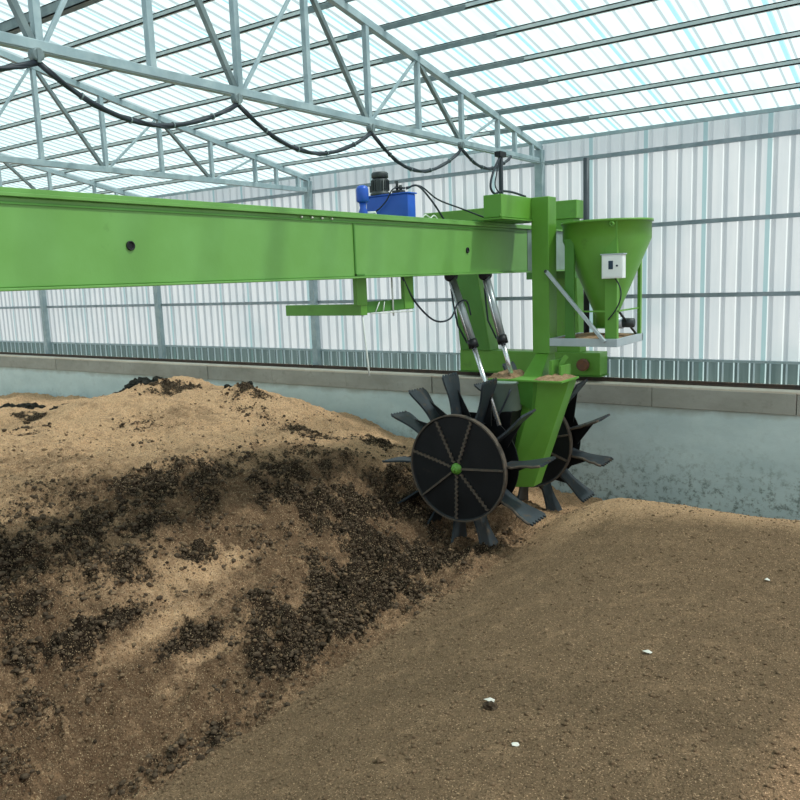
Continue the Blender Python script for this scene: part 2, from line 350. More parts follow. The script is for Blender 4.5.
def brown_tone(X, Y):
    s = side(X)
    l = np.clip(blobs(BROWN_TONE, X, Y), 0, 1)
    r = np.clip(1.25 - 1.5*np.exp(-((Y-9.0)/.75)**2) - .35*np.exp(-((X+3.6)/.35)**2), 0, 1)
    return l*(1-s)+r*s

def spaced(a, b, f):
    v = [a]
    while v[-1] < b: v.append(v[-1]+f(v[-1]))
    return np.array(v)
ysp = spaced(1.2, 11.50, lambda y: .012+.0024*max(0, y-2.5))
xl = -spaced(4.2, 26, lambda x: .014+.0035*max(0, x-5))[::-1]
heap = tag(grid_obj('compost_heap', xl, ysp, 'heapL'), 'rough heap of tan sawdust and dark lumpy compost left of the spiked wheels', 'compost heap')
xr = spaced(-4.2, 1.7, lambda x: .016)
mound = tag(grid_obj('compost_mound', xr, ysp, 'heapR'), 'smooth rounded brown mound of settled compost in the right foreground', 'compost mound')

# loose clods scattered over the surface (uncountable)
def scatter(name, n, region, dens, rmin, rmax, mat, label, seed, sub=1):
    rs = np.random.RandomState(seed); rnd = random.Random(seed)
    x0, x1, y0, y1 = region
    X = rs.uniform(x0, x1, n*12); Y = rs.uniform(y0, y1, n*12)**1
    keep = rs.rand(n*12) < dens(X, Y)
    X = X[keep][:n]; Y = Y[keep][:n]; Z = terrain(X, Y)
    t = bmesh.new(); bmesh.ops.create_icosphere(t, subdivisions=sub, radius=1)
    bv = np.array([v.co for v in t.verts]); bf = np.array([[v.index for v in f.verts] for f in t.faces]); t.free()
    k = len(X); r = rmin*(rmax/rmin)**(rs.rand(k)**2.2)
    sc = rs.uniform(.65, 1.25, (k, 1, 3))*np.array([1, 1, .75])
    V = bv[None]*(1+rs.uniform(-.22, .22, (k, len(bv), 1)))*sc*r[:, None, None]
    ang = rs.uniform(0, 6.28, k); c, s = np.cos(ang)[:, None], np.sin(ang)[:, None]
    V = np.stack([V[..., 0]*c-V[..., 1]*s, V[..., 0]*s+V[..., 1]*c, V[..., 2]], -1)
    V += np.stack([X, Y, Z+r*.25], -1)[:, None]
    F = (bf[None]+(np.arange(k)*len(bv))[:, None, None]).reshape(-1, 3)
    me = bpy.data.meshes.new(name); me.vertices.add(V.size//3); me.vertices.foreach_set('co', V.astype(np.float32).ravel())
    me.loops.add(F.size); me.loops.foreach_set('vertex_index', F.ravel().astype(np.int32)); me.polygons.add(len(F))
    me.polygons.foreach_set('loop_start', np.arange(0, F.size, 3, dtype=np.int32)); me.polygons.foreach_set('loop_total', np.full(len(F), 3, np.int32))
    me.update(calc_edges=True)
    me.materials.append(M[mat]); o = bpy.data.objects.new(name, me); COL.objects.link(o)
    return tag(o, label, 'soil crumbs', kind='stuff')
scatter('dark_clods', 16000, (-13, -3.9, 1.5, 10.5), lambda x, y: np.clip(moist_shade(x, y)*1.15-.12, 0, 1)*np.exp(-np.maximum(y-5, 0)*.15), .006, .034, 'clod', 'dark crumbly clods scattered over the left heap and the dug slope', 3)
scatter('brown_crumbs', 14000, (-11, -3.9, 1.5, 10), lambda x, y: (.12+.6*np.clip(moist_shade(x, y), 0, 1)+.3*np.clip(brown_tone(x, y), 0, 1))*np.exp(-np.maximum(y-5, 0)*.12), .005, .026, 'tanclod', 'small brown crumbs scattered over the tan sawdust heap', 4)
scatter('mound_crumbs', 14000, (-4.3, 1., 1.6, 9.2), lambda x, y: .5*np.exp(-np.maximum(y-3, 0)*.22), .004, .017, 'tanclod', 'fine crumbs scattered over the smooth foreground mound', 5)
def clump(name, label, cat, px, py, spread, n, r, mat, seed):
    rnd = random.Random(seed); b = MB()
    for k in range(n):
        a = rnd.uniform(0, 6.28); d = spread*math.sqrt(rnd.random()); x = px+d*math.cos(a)*1.3; y = py+d*math.sin(a)
        rk = r*rnd.uniform(.45, 1.15)*(1.15-.5*d/spread)
        b.blob((x, y, ter1(x, y)+rk*.3*(1.6-d/spread)), rk, 2, .8, .25, rnd)
    return tag(b.build(name, mat), label, cat)
clump('soil_clump', 'black lump of soil on the heap crest at the far left', 'soil clump', -16.1, 8.9, .38, 26, .12, 'blackclod', 1)
clump('soil_clump', 'small black soil lump on the crest, second from the left', 'soil clump', -15.0, 9.1, .25, 16, .085, 'blackclod', 2)
clump('soil_clump', 'small black soil lump on the crest, third from the left', 'soil clump', -14.2, 9.2, .2, 12, .075, 'blackclod', 3)
clump('soil_clump', 'wide dark crumbly mass on the crest left of the tan peak', 'soil clump', -12.75, 9.35, .42, 60, .11, 'blackclod', 4)
clump('soil_clump', 'black clod on the crest just right of the tan peak', 'soil clump', -10.3, 9.7, .24, 14, .08, 'blackclod', 5)
clump('stone', 'round dark clod at the bottom centre of the smooth mound', 'stone', -2.63, 3.39, .02, 1, .055, 'tanclod', 6)
clump('stone', 'dark broken clod beside the white scrap on the smooth mound', 'stone', -2.29, 4.09, .03, 3, .045, 'clod', 7)
def scrap(label, x, y, r, seed):
    rnd = random.Random(seed); z = ter1(x, y); b = MB(); n = 7
    c = b.bm.verts.new((x, y, z+r*.7)); ring = [b.bm.verts.new((x+r*rnd.uniform(.5, 1.2)*math.cos(a*6.28/n), y+r*rnd.uniform(.4, .9)*math.sin(a*6.28/n), z+rnd.uniform(.004, .5*r))) for a in range(n)]
    for i in range(n): b.bm.faces.new((c, ring[i], ring[(i+1) % n]))
    tag(b.build('paper_scrap', 'scrap'), label, 'scrap')
scrap('white scrap standing up beside the broken clod on the smooth mound', -2.32, 4.16, .05, 1)
scrap('small white scrap low in the middle of the smooth mound', -1.95, 3.78, .028, 2)
scrap('pale scrap in the centre of the smooth mound', -1.63, 5.19, .04, 3)
scrap('small white scrap at the upper right of the smooth mound', -1.18, 6.94, .035, 4)


# ------------------------------------------------------------------ setting
YW = 11.56; YS = 12.05; K = 1.035; XL, XR = -48., 3.2
o = MB().box(XL, XR, -2, YW, -2.15, -1.95).build('floor', 'floor'); tag(o, kind='structure')
o = MB().box(XL, XR, YW, YS+.25, -2.15, -.32).build('wall_trough', 'plaster'); tag(o, kind='structure')
b = MB(); x = XL; i = 0
while x < XR:
    L = 1.93
    b.box(x+.004, min(x+L, XR)-.004, YW-.012-.006*(i % 3), YS+.25, -.32, -.03-.003*(i % 2)); x += L; i += 1
o = b.build('trim_1', 'capblock', bevel=.008); tag(o, kind='structure')
o = MB().box(XL, XR, YW-.02, YS+.2, -.035, 0).build('trim_2', 'captop', bevel=.008); tag(o, kind='structure')

def corr(x0, x1, fn, per=.2125, depth=.02, ribs=True):
    """trapezoidal rib sheet: fn(x, t, off) -> point"""
    b = MB(); xs = []
    x = x0
    while x < x1:
        xs += [(x, 0), (x+per*.62, 0), (x+per*.72, depth), (x+per*.90, depth)]; x += per
    prev = None
    for (x, d) in xs:
        cur = (b.bm.verts.new(fn(x, 0, d)), b.bm.verts.new(fn(x, 1, d)))
        if prev: b.bm.faces.new((prev[0], cur[0], cur[1], prev[1]))
        prev = cur
    return b
def roof_z(Y): return 3.677+.085+.193*(11.85-Y)
ZB = .33
b = corr(XL, XR, lambda x, t, d: Vector((x, YS+.03-d, ZB if t == 0 else roof_z(YS)+.02)))
o = b.build('wall_far', 'wallsheet'); tag(o, kind='structure')
b = corr(XL, XR, lambda x, t, d: Vector((x, YS+.035-d, .02 if t == 0 else ZB)))
o = b.build('wall_far_skirt', 'skirt'); o.name = 'trim_3'; tag(o, kind='structure')
b = corr(XL, XR, lambda x, t, d: Vector((x, YS+.10, roof_z(YS+.10)+.06-d)) if t == 0 else Vector((x, -.6, roof_z(-.6)+.06-d)))
o = b.build('ceiling', 'roof'); tag(o, kind='structure')
b = corr(XL, XR, lambda x, t, d: Vector((x, -.6, roof_z(-.6)+.06-d)) if t == 0 else Vector((x, -13, roof_z(-.6)+.06-d-12.4*.193)))
o = b.build('ceiling_near_slope', 'roof'); o.name = 'ceiling.001'; tag(o, kind='structure')

b = corr(XL, XR, lambda x, t, d: Vector((x, -13+d, -.2 if t == 0 else roof_z(-.6)-12.4*.193)))  # unseen near wall of the hall, put in to cut frontal fill light
o = b.build('wall_near', 'wallsheet'); tag(o, kind='structure')
# steel frames: columns, trusses, purlins, girts
FX = [-5.56, -10.45, -15.25, -20.0, -24.8, -29.6, -34.4]
WH = ['beside the green hopper', 'second to the left of the hopper', 'third to the left of the hopper', 'fourth to the left of the hopper', 'fifth to the left of the hopper', 'sixth to the left, far away', 'seventh to the left, farthest away']
for i, X in enumerate(FX[:4]):
    t = thing('steel_column', 'galvanised square steel column on the wall cap, ' + ['behind the green post by the hopper', 'between the blue pump and the truss end, reaching the cap', 'second from the left edge of the photo', 'nearest the left edge of the photo'][i], 'column', (X, YS-.1, 0))
    MB().box(X-.065, X+.065, YS-.16, YS-.04, .0, roof_z(YS)-.1).build('shaft', 'galv', t, .006)
    MB().box(X-.12, X+.12, YS-.21, YS-.02, .0, .02).build('base_plate', 'galv_dark', t)
yn = [K*v for v in (11.268, 10.706, 10.186, 9.201, 8.195, 7.209, 6.225, 5.283, 4.34, 3.373, 2.40, 1.43, .46, -.58)]
ZBC = 3.452
def top(Y): return 3.677+.193*(11.85-Y)
for i, X in enumerate(FX[:4]):
    t = thing('roof_truss', ['nearest galvanised roof truss, crossing the top left above the girder', 'second roof truss from the front, partly behind the hanging cable', 'third roof truss, low behind the girder top', 'fourth roof truss, far away at the left, mostly hidden'][i], 'truss', (X, 11.7, ZBC))
    Yn = -.6
    MB().beam((X, YS-.1, ZBC), (X, Yn, ZBC), .07, .085).build('bottom_chord', 'galv', t, .005)
    MB().beam((X, YS-.05, top(YS-.05)), (X, Yn, top(Yn)), .07, .085).build('top_chord', 'galv', t, .005)
    for j, y in enumerate(yn):
        MB().box(X-.03, X+.03, y-.03, y+.03, ZBC+.04, top(y)-.03).build('web_post', 'galv', t, .004)
    # diagonals: bottom nodes at index 3,5,7,9,... ; top nodes at 2,4,6,8
    for a, c in ((3, 2), (3, 4), (5, 4), (5, 6), (7, 6), (7, 8), (9, 8), (9, 10), (11, 10), (11, 12)):
        yb = yn[a] + (.05 if c < a else -.05); yt = yn[c] + (-.05 if c < a else .05)
        w = .05 if c > a else .032
        MB().beam((X, yb, ZBC+.03), (X, yt, top(yt)-.04), w, w).build('diagonal_brace', 'galv_dark' if c > a else 'galv', t, .003)
for j in range(17):
    y = K*10.89 - .693*j
    zz = roof_z(y)
    b = MB()
    heavy = (j == 8)
    h = .13 if heavy else .062; w = .11 if heavy else .042
    zt = zz+.025
    b.box(XL+.5, XR-.3, y-w/2, y-w/2+.012, zt-h, zt); b.box(XL+.5, XR-.3, y-w/2, y+w/2, zt-.012, zt); b.box(XL+.5, XR-.3, y-w/2, y+w/2, zt-h, zt-h+.012)
    o = b.build('roof_purlin', 'galv_dark' if heavy else 'purlin_steel')
    lab = ('thick dark roof beam in the top left corner, under the sheets' if heavy else
           ('slim steel roof purlin under translucent sheets, %s up from the eave' % ORD[j]) if j < 16 else 'slim steel roof purlin nearest the ridge')
    tag(o, lab, 'purlin')
    # short lap plates where purlins overlap over the truss
    b = MB(); b.box(FX[0]-.5, FX[0]+1.1, y-w/2-.010, y-w/2-.001, zt-h-.015, zt-.02)
    b.build('lap_plate', 'galv_dark', o)
for j, (z, nm) in enumerate(((3.42, 'top'), (2.34, 'second'), (1.29, 'third'), (.335, 'lowest'))):
    b = MB(); h = .06 if j < 3 else .035
    yf = YS-.045
    b.box(XL+.5, XR-.3, yf-.012, yf, z-h/2, z+h/2); b.box(XL+.5, XR-.3, yf, YS, z-h/2, z-h/2+.01); b.box(XL+.5, XR-.3, yf, YS, z+h/2-.01, z+h/2)
    o = b.build('wall_girt', 'girt' if j < 3 else 'galv'); tag(o, 'horizontal grey steel girt on the translucent wall, ' + nm + (' of the four' if j else ' one below the eave'), 'girt')
o = MB().beam((XL+.5, YS-.06, top(YS)+.10), (XR-.3, YS-.06, top(YS)+.10), .05, .05).build('eave_beam', 'galv'); tag(o, 'pale steel eave beam where the roof meets the wall', 'beam')

# crane rail along the cap with dirt beside it
b = MB(); b.box(XL+1, XR-.4, 11.745, 11.805, 0, .02); b.box(XL+1, XR-.4, 11.765, 11.785, .02, .045); b.box(XL+1, XR-.4, 11.755, 11.795, .045, .06)
t = b.build('crane_rail', 'rail'); tag(t, 'dark steel crane rail lying along the wall cap', 'rail')
# ------------------------------------------------------------------ girder crane
GX = -4.85
t = thing('bridge_girder', 'long bright green box girder crossing the picture from the left edge', 'girder', (GX-.3, 6, 1.715))
MB().box(GX-.55, GX, -1.5, 11.5, 1.73, 2.29).build('girder_body', 'green', t, .008)
MB().box(GX-.60, GX+.035, -1.5, 11.5, 2.29, 2.315).build('top_flange', 'green', t, .004)
MB().box(GX-.60, GX+.035, -1.5, 11.5, 1.712, 1.73).build('bottom_flange', 'green', t, .004)
MB().box(GX-.2, GX+.02, -1.5, 10.6, 2.315, 2.345).build('trolley_rail', 'green', t, .003)
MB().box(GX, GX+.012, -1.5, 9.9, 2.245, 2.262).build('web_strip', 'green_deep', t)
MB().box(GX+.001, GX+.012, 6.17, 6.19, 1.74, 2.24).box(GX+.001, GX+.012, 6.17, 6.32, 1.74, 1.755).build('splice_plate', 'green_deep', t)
MB().box(GX+.001, GX+.006, 10.0, 11.5, 1.735, 2.285).build('end_plate', 'housing', t)
for y in (3.6, 8.37):
    MB().lathe((GX+.001, y, 2.0), [(.034, 0), (.034, .012), (.024, .012), (.024, .004)], 20, 'x').build('port_hole', 'black_steel', t)
for k in range(4):
    y = 5.42+.14*k
    MB().lathe((GX+.012, y, 2.272), [(.010, 0), (.010, .012), (.006, .018)], 8, 'x').build('bolt', 'scrap', t)
# end frame at the far wall
t = thing('end_carriage', 'green end frame with tapered leg standing on the wall rail', 'end carriage', (-5.6, 11.75, .06))
MB().box(-6.90, -4.42, 11.58, 11.90, .10, .455).build('lower_beam', 'green_vivid', t, .01)
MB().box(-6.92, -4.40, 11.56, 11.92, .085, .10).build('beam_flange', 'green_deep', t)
MB().box(-7.55, -4.79, 11.58, 11.90, 2.50, 2.775).build('upper_beam', 'green_vivid', t, .01)
MB().hull([(-6.88, 11.56, .455), (-6.30, 11.56, .455), (-6.30, 11.86, .455), (-6.88, 11.86, .455)],
          [(-7.02, 11.50, 2.50), (-6.62, 11.50, 2.50), (-6.62, 11.92, 2.50), (-7.02, 11.92, 2.50)]).build('tapered_leg', 'green_dirty', t, .008)
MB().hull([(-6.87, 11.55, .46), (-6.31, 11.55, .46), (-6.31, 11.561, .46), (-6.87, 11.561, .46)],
          [(-7.01, 11.49, 2.49), (-6.63, 11.49, 2.49), (-6.63, 11.501, 2.49), (-7.01, 11.501, 2.49)]).build('leg_shade_face', 'green_deep', t)  # thin deep green face, paints the shade on the leg front
MB().hull([(-5.25, 11.60, .455), (-4.75, 11.60, .455), (-4.75, 11.86, .455), (-5.25, 11.86, .455)],
          [(-5.15, 11.60, 2.50), (-4.85, 11.60, 2.50), (-4.85, 11.86, 2.50), (-5.15, 11.86, 2.50)]).build('tapered_leg', 'green_dirty', t, .008)
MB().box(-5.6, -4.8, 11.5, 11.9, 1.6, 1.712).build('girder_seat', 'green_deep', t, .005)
for x in (-6.55, -4.68):
    w_ = MB().lathe((x, 11.735, .20), [(.11, -.035), (.14, -.035), (.14, -.02), (.125, -.02), (.125, .05), (.05, .06)], 32, 'y').build('rail_wheel', 'rail', t)
    if x > -5: MB().lathe((x, 11.56, .27), [(.07, -.05), (.095, -.05), (.095, .015), (.06, .015)], 24, 'y').build('bearing_cap', 'rust', w_)

# ------------------------------------------------------------------ trolley with the spiked wheels
PY = 9.4
t = thing('turner_trolley', 'green square post frame hanging over the girder, carrying the wheel arm', 'trolley', (-4.4, PY+.13, .35))
MB().box(-4.50, -4.262, PY, PY+.24, .665, 2.645).build('post', 'green_vivid', t, .008)
b = MB(); b.box(-4.745, -4.50, 8.60, PY+.27, 2.375, 2.645)
b.build('overhang_box', 'green_vivid', t, .008)
MB().box(-4.80, -4.47, 8.56, PY, 2.352, 2.368).build('bottom_plate', 'green_vivid', t)
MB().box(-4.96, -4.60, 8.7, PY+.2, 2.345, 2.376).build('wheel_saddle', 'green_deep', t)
MB().tube([(-4.52, 8.62, 2.42), (-4.52, 8.60, 2.40), (-4.50, 8.58, 2.40)], .012, 8).build('hook', 'green_dirty', t)
# neck below the post: flared foot
MB().hull([(-4.46, PY-.40, .40), (-4.20, PY-.40, .40), (-4.20, PY+.1, .40), (-4.46, PY+.1, .40)],
          [(-4.46, PY+.02, .665), (-4.29, PY+.02, .665), (-4.29, PY+.22, .665), (-4.46, PY+.22, .665)]).build('post_foot', 'green_vivid', t, .005)
MB().box(-4.09, -4.05, PY-.4, PY-.1, .41, .62).box(-3.96, -3.93, PY-.4, PY-.1, .41, .56).build('bracket_plate', 'green_dirty', t, .004)
MB().beam((-4.12, PY-.25, .41), (-3.98, PY-.12, .66), .03, .06).build('bracket_strut', 'green_dirty', t)
# top shelf of the arm
MB().box(-4.80, -3.80, 8.72, 9.25, .385, .41).build('shelf_plate', 'green_dirty', t, .004)
# wheel arm (chain case)
b = MB(); z0, z1 = -1.02, .385
lo = [(-5.02, 9.02, z0+.1), (-4.62, 8.86, z0), (-4.33, 9.02, z0), (-4.33, 9.26, z0), (-5.02, 9.26, z0+.1)]
up = [(-4.56, 9.02, z1), (-4.20, 8.86, z1), (-3.83, 9.02, z1), (-3.83, 9.26, z1), (-4.56, 9.26, z1)]
b.hull(lo, up); b.build('chain_case_arm', 'green_vivid', t, .006)
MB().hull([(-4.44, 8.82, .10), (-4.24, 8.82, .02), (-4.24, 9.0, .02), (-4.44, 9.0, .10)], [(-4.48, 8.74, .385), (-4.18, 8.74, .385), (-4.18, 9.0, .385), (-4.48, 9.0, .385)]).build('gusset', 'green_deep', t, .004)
MB().beam((-4.93, 8.84, -.42), (-4.55, 8.84, -.42), .30, .035).build('mud_step', 'dirt_layer', t)
MB().lathe((-4.9, 9.14, -.66), [(.16, -.16), (.2, -.16), (.2, .16), (.16, .16)], 28, 'y').build('axle_bearing', 'green_dirty', t)
h = MB().lathe((-4.60, 8.80, 0), [(.17, .0), (.205, .02), (.205, .355), (.225, .355), (.225, .385), (.15, .385)], 32, 'z').build('drive_housing', 'housing', t)
MB().hull([(-5.0, 8.72, -.62), (-4.55, 8.72, -.62), (-4.55, 9.0, -.62), (-5.0, 9.0, -.62)], [(-4.80, 8.62, .02), (-4.42, 8.62, .02), (-4.42, 9.0, .02), (-4.80, 9.0, .02)]).build('housing_base', 'black_steel', h, .01)
def arc(a, b, sag, n=14, side=(0, 0, 0)):
    a = Vector(a); b = Vector(b); s = Vector(side)
    return [a.lerp(b, i/n) + (Vector((0, 0, -sag)) + s)*(4*(i/n)*(1-i/n)) for i in range(n+1)]
MB().tube(arc((-4.42, 8.6, .3), (-4.85, 8.5, -.3), .12), .012, 8).build('drain_hose', 'cable', h)

def cylinder(name, label, a, b, k):
    a = Vector(a); b = Vector(b); d = (b-a).normalized(); mid = a + (b-a)*k
    t = thing(name, label, 'hydraulic cylinder', tuple(a))
    MB().tube([a, mid], .052, 20).build('barrel', 'cyl', t)
    MB().tube([mid-d*.05, mid+d*.05], .066, 20).build('gland', 'black_steel', t)
    MB().tube([mid, b], .030, 16).build('rod', 'chrome', t)
    MB().lathe(tuple(a), [(.04, -.06), (.065, -.06), (.065, .06), (.04, .06)], 20, 'y').build('clevis', 'black_steel', t)
    s = d.cross(Vector((0, 1, 0))).normalized()*-.075
    MB().tube([a+d*.15+s*.75, a+d*.35+s*1.25, mid-d*.3+s*1.7, mid-d*.04+s*1.0], .012, 8).build('oil_hose', 'cable', t)
    MB().tube([a+d*.1+Vector((0, -.055, 0)), mid-d*.05+Vector((0, -.062, 0))], .008, 6).build('oil_pipe', 'chrome', t)
    return t
cylinder('hydraulic_cylinder', 'left hydraulic cylinder, longer, reaching down behind the near spiked wheel', (-5.287, 8.70, 1.70), (-4.53, 8.50, -.14), .46)
cylinder('hydraulic_cylinder', 'right hydraulic cylinder, ending at the soil covered shelf beside the post', (-4.93, 8.95, 1.70), (-4.51, 8.80, .47), .66)

# soil lying on the shelf
def soil_pad(name, label, x0, x1, y0, y1, z, h):
    b = MB(); n = 14
    for i in range(n+1):
        for j in range(n+1):
            u, v = i/n, j/n; e = min(u, 1-u, v, 1-v)*5
            b.bm.verts.new((x0+(x1-x0)*u + random.uniform(-.01, .01), y0+(y1-y0)*v+random.uniform(-.01, .01), z + h*min(1, e)*(.6+.6*random.random())*(1 if e > 0 else 0)))
    b.bm.verts.ensure_lookup_table(); V = b.bm.verts
    for i in range(n):
        for j in range(n):
            k = i*(n+1)+j; b.bm.faces.new((V[k], V[k+n+1], V[k+n+2], V[k+1]))
    o = b.build(name, 'dirt_layer'); return tag(o, label, 'soil', kind='stuff')
soil_pad('soil_layer', 'tan soil lying on the shelf left of the post foot', -4.80, -4.48, 8.73, 9.22, .409, .07)
soil_pad('soil_layer', 'tan soil lying on the shelf right of the post foot', -4.18, -3.82, 8.73, 9.22, .409, .04)

# ------------------------------------------------------------------ spiked wheels
def make_wheel(loc, angs, ribs, label, R0=.655, R1=1.12, wb=.13):
    t = thing('spiked_wheel', label, 'wheel', loc); cx, cy, cz = loc
    MB().lathe(loc, [(.03, 0), (R0-.02, 0), (R0, -.012), (R0, .012), (R0-.02, .012), (.03, .012)], 72, 'y', smooth=False, close=True).build('front_disc', 'black_steel', t)
    prof = [(R0-.004, -.022), (R0+.014, -.022), (R0+.014, .05), (R0-.004, .05)]
    MB().lathe(loc, prof, 72, 'y', smooth=False, close=True).build('rim', 'rib_steel', t)
    MB().lathe(loc, [(.03, .40), (R0-.02, .40), (R0-.02, .415), (.03, .415)], 72, 'y', smooth=False, close=True).build('rear_disc', 'black_steel', t)
    MB().lathe(loc, [(.20, .01), (.20, .40)], 32, 'y').build('drum', 'black_steel', t)
    h = MB().lathe(loc, [(.03, -.075), (.045, -.07), (.05, -.02), (.07, -.02), (.07, .0)], 24, 'y').build('hub', 'green_vivid', t)
    MB().lathe(loc, [(.012, -.095), (.022, -.09), (.022, -.07)], 6, 'y').build('axle_nut', 'green_dirty', h)
    for a, ext, kind in ribs:
        a = math.radians(a); u = Vector((math.cos(a), 0, math.sin(a))); v = Vector((-math.sin(a), 0, math.cos(a)))
        b = MB(); c = Vector(loc)
        L = R0*ext; n = int(L/.032)
        if kind == 's':      # saw-toothed rib
            w0 = .004; poly = []
            for i in range(n+1):
                s = .08+(L-.08)*i/n; poly.append(c+u*s+v*(w0+(.02 if i % 2 else 0))+Vector((0, -.024, 0)))
            for i in range(n, -1, -1):
                s = .08+(L-.08)*i/n; poly.append(c+u*s-v*(w0+(0 if i % 2 else .02))+Vector((0, -.024, 0)))
            b.prism(poly, (0, .024, 0))
        else:
            b.beam(c+u*.08+Vector((0, -.02, 0)), c+u*L+Vector((0, -.02 + (-.01 if ext > 1 else 0), 0)), .022, .04, up=(0, 1, 0))
        b.build('rib', 'rib_steel', t)
    for a in angs:
        aw = a + random.uniform(-1.5, 1.5); a = math.radians(aw)
        u = Vector((math.cos(a), 0, math.sin(a))); v = Vector((-math.sin(a), 0, math.cos(a))); c = Vector(loc); Yv = Vector((0, 1, 0))
        b = MB(); n = 10; A = []; B = []
        th = .012
        for i in range(n+1):
            s = i/n; r = R0-.10 + (R1-R0+.10)*s
            y0 = .03 + .045*math.sin(PI*min(1, s*1.15)) - .03*s; y1 = .37 - .05*math.sin(PI*min(1, s*1.15)) + .02*s
            bend = .035*(s**2)           # the tip curves forward
            tw = .012*s
            A.append((c+u*r+v*(bend-tw)+Yv*y0, c+u*r+v*(bend+tw)+Yv*y1))
        prev = None
        for (p, q) in A:
            cur = [b.bm.verts.new(x) for x in (p-v*th, q-v*th, q+v*th, p+v*th)]
            if prev:
                for k in range(4): b.bm.faces.new((prev[k], prev[(k+1) % 4], cur[(k+1) % 4], cur[k]))
            else: b.bm.faces.new(cur[::-1])
            prev = cur
        b.bm.faces.new(prev)
        # teeth along the tip
        p, q = A[-1]; nt = 6
        for k in range(nt):
            f0, f1 = k/nt, (k+.8)/nt; a0 = p.lerp(q, f0); a1 = p.lerp(q, f1); am = p.lerp(q, (f0+f1)/2)+u*.038
            b.prism([a0-v*th, a1-v*th, am-v*th], v*2*th)
        bl = b.build('blade', 'blade_steel', t)
        if math.cos(a) > .8 and math.sin(a) > -.6:      # crust of mud and fibres on the leading edge
            e = MB(); e.tube([p+Yv*-.012+v*random.uniform(-.01, .01) for p, q in A[2:]], .017, 6); e.build('mud_crust', 'rib_steel', bl)
        # triangular web behind the blade
        g = MB(); ym = .27
        g.prism([c+u*(R0-.06)-v*.02+Yv*ym, c+u*(R0-.06)+v*-wb+Yv*ym, c+u*(R1-.18)+v*.0+Yv*ym], (0, .018, 0))
        g.build('web_plate', 'black_steel', bl)
    return t
W1 = (-4.9, 8.08, -.63)
WA = [7, 37, 69, 97, 124, 148, 180, 210, 238, 262, 285, 330]
make_wheel(W1, WA, [(4, .98, 'p'), (70, .97, 's'), (116, .97, 's'), (165, 1.0, 's'), (218, 1.0, 'p'), (268, .97, 's'), (312, .97, 's')],
           'near black spiked wheel with toothed blades and a green hub')
W2 = (-4.9, 10.02, -.66)
make_wheel(W2, [18, 48, 78, 108, 138, 168, 198, 228, 258, 286, 315, 347], [(13, .98, 'p'), (60, .97, 's'), (112, .97, 's'), (165, 1.0, 's'), (216, 1., 'p'), (268, .97, 's'), (340, .98, 'p')],
           'far black spiked wheel right of the green arm, against the trough wall', wb=.24)
o = MB().tube([(-4.9, 8.10, -.645), (-4.9, 10.0, -.655)], .055, 24).build('axle_shaft', 'black_steel'); tag(o, 'dark axle shaft joining the two spiked wheels', 'axle')

# ------------------------------------------------------------------ hopper on its platform
HX, HY = -3.70, 9.92
t = thing('hopper_platform', 'small grey steel platform beside the post, under the green hopper', 'platform', (-3.82, 9.9, .77))
X0, X1, Y0, Y1 = -4.262, -3.372, PY, 10.38
b = MB(); b.box(X0, X1, Y0, Y0+.03, .765, .865); b.build('front_rail', 'bracegrey', t, .004)
MB().box(X1-.03, X1, Y0+.03, Y1, .765, .865).build('side_rail', 'bracegrey', t, .004)
MB().box(X0, X1, Y1-.03, Y1, .765, .865).build('rear_rail', 'bracegrey', t, .004)
MB().box(X0, X0+.03, Y0+.03, Y1-.03, .765, .865).build('inner_rail', 'bracegrey', t, .004)
MB().box(X0+.02, X1-.02, Y0+.02, Y1-.02, .835, .85).build('deck', 'galv_dark', t)
MB().beam((-4.29, PY-.02, 1.715), (-3.52, PY-.02, .83), .05, .04).build('brace', 'bracegrey', t, .004)
MB().lathe((-4.29, PY-.045, 1.715), [(.02, 0), (.02, .04)], 12, 'y').build('brace_bolt', 'charcoal', t)
soil_pad('soil_layer', 'dark spilled soil on the platform deck under the hopper', X0+.04, X1-.04, Y0+.04, Y1-.04, .852, .03)

t = thing('feed_hopper', 'green funnel-shaped hopper with round rim on four legs', 'hopper', (HX, HY, .85))
R = .55; zt = 2.305
prof = [(R+.02, zt+.01), (R+.02, zt-.02), (R, zt-.02), (R, zt-.22), (.14, 1.12), (.14, .98), (.13, .98), (.13, 1.12), (R-.012, zt-.22), (R-.012, zt+.01)]
b = MB(); b.lathe((HX, HY, 0), prof, 56, 'z', close=True); bd = b.build('hopper_shell', 'green_vivid', t)
for (x, y) in ((-3.47, 9.48), (-3.405, 10.33), (-4.01, 9.48), (-4.01, 10.33)):
    zz = 2.16 if (x, y) != (-4.01, 9.48) else 2.1
    b = MB()
    if (x, y) == (-3.47, 9.48):
        b.box(x-.075, x+.075, y-.03, y-.018, .85, 2.30); b.box(x+.063, x+.075, y-.018, y+.04, .85, 2.1); m_ = 'green_dirty'
    elif y > 10: b.box(x-.012, x+.03, y-.06, y+.0, .85, zz); m_ = 'green_dirty' 
    else: b.box(x-.06, x+.06, y-.03, y+.02, .85, zz); m_ = 'green_deep'
    b.build('leg', m_, t, .003)
MB().box(-4.02, -3.40, 9.46, 9.475, 1.19, 1.21).build('leg_tie', 'green_dirty', t)
MB().box(-3.41, -3.395, 9.47, 10.33, 1.19, 1.21).build('leg_tie', 'green_dirty', t)
MB().beam((-3.43, 9.5, 1.25), (-3.42, 10.25, .86), .03, .012).build('leg_brace', 'charcoal', t)
o = MB().lathe((-3.62, 9.92, 1.03), [(.055, -.2), (.075, -.2), (.075, .14), (.05, .14)], 20, 'x').build('feed_valve', 'bracegrey', t)
MB().lathe((-3.40, 9.92, 1.03), [(.05, -.08), (.06, -.08), (.06, .06), (.03, .07)], 20, 'x').build('valve_motor', 'charcoal', o)
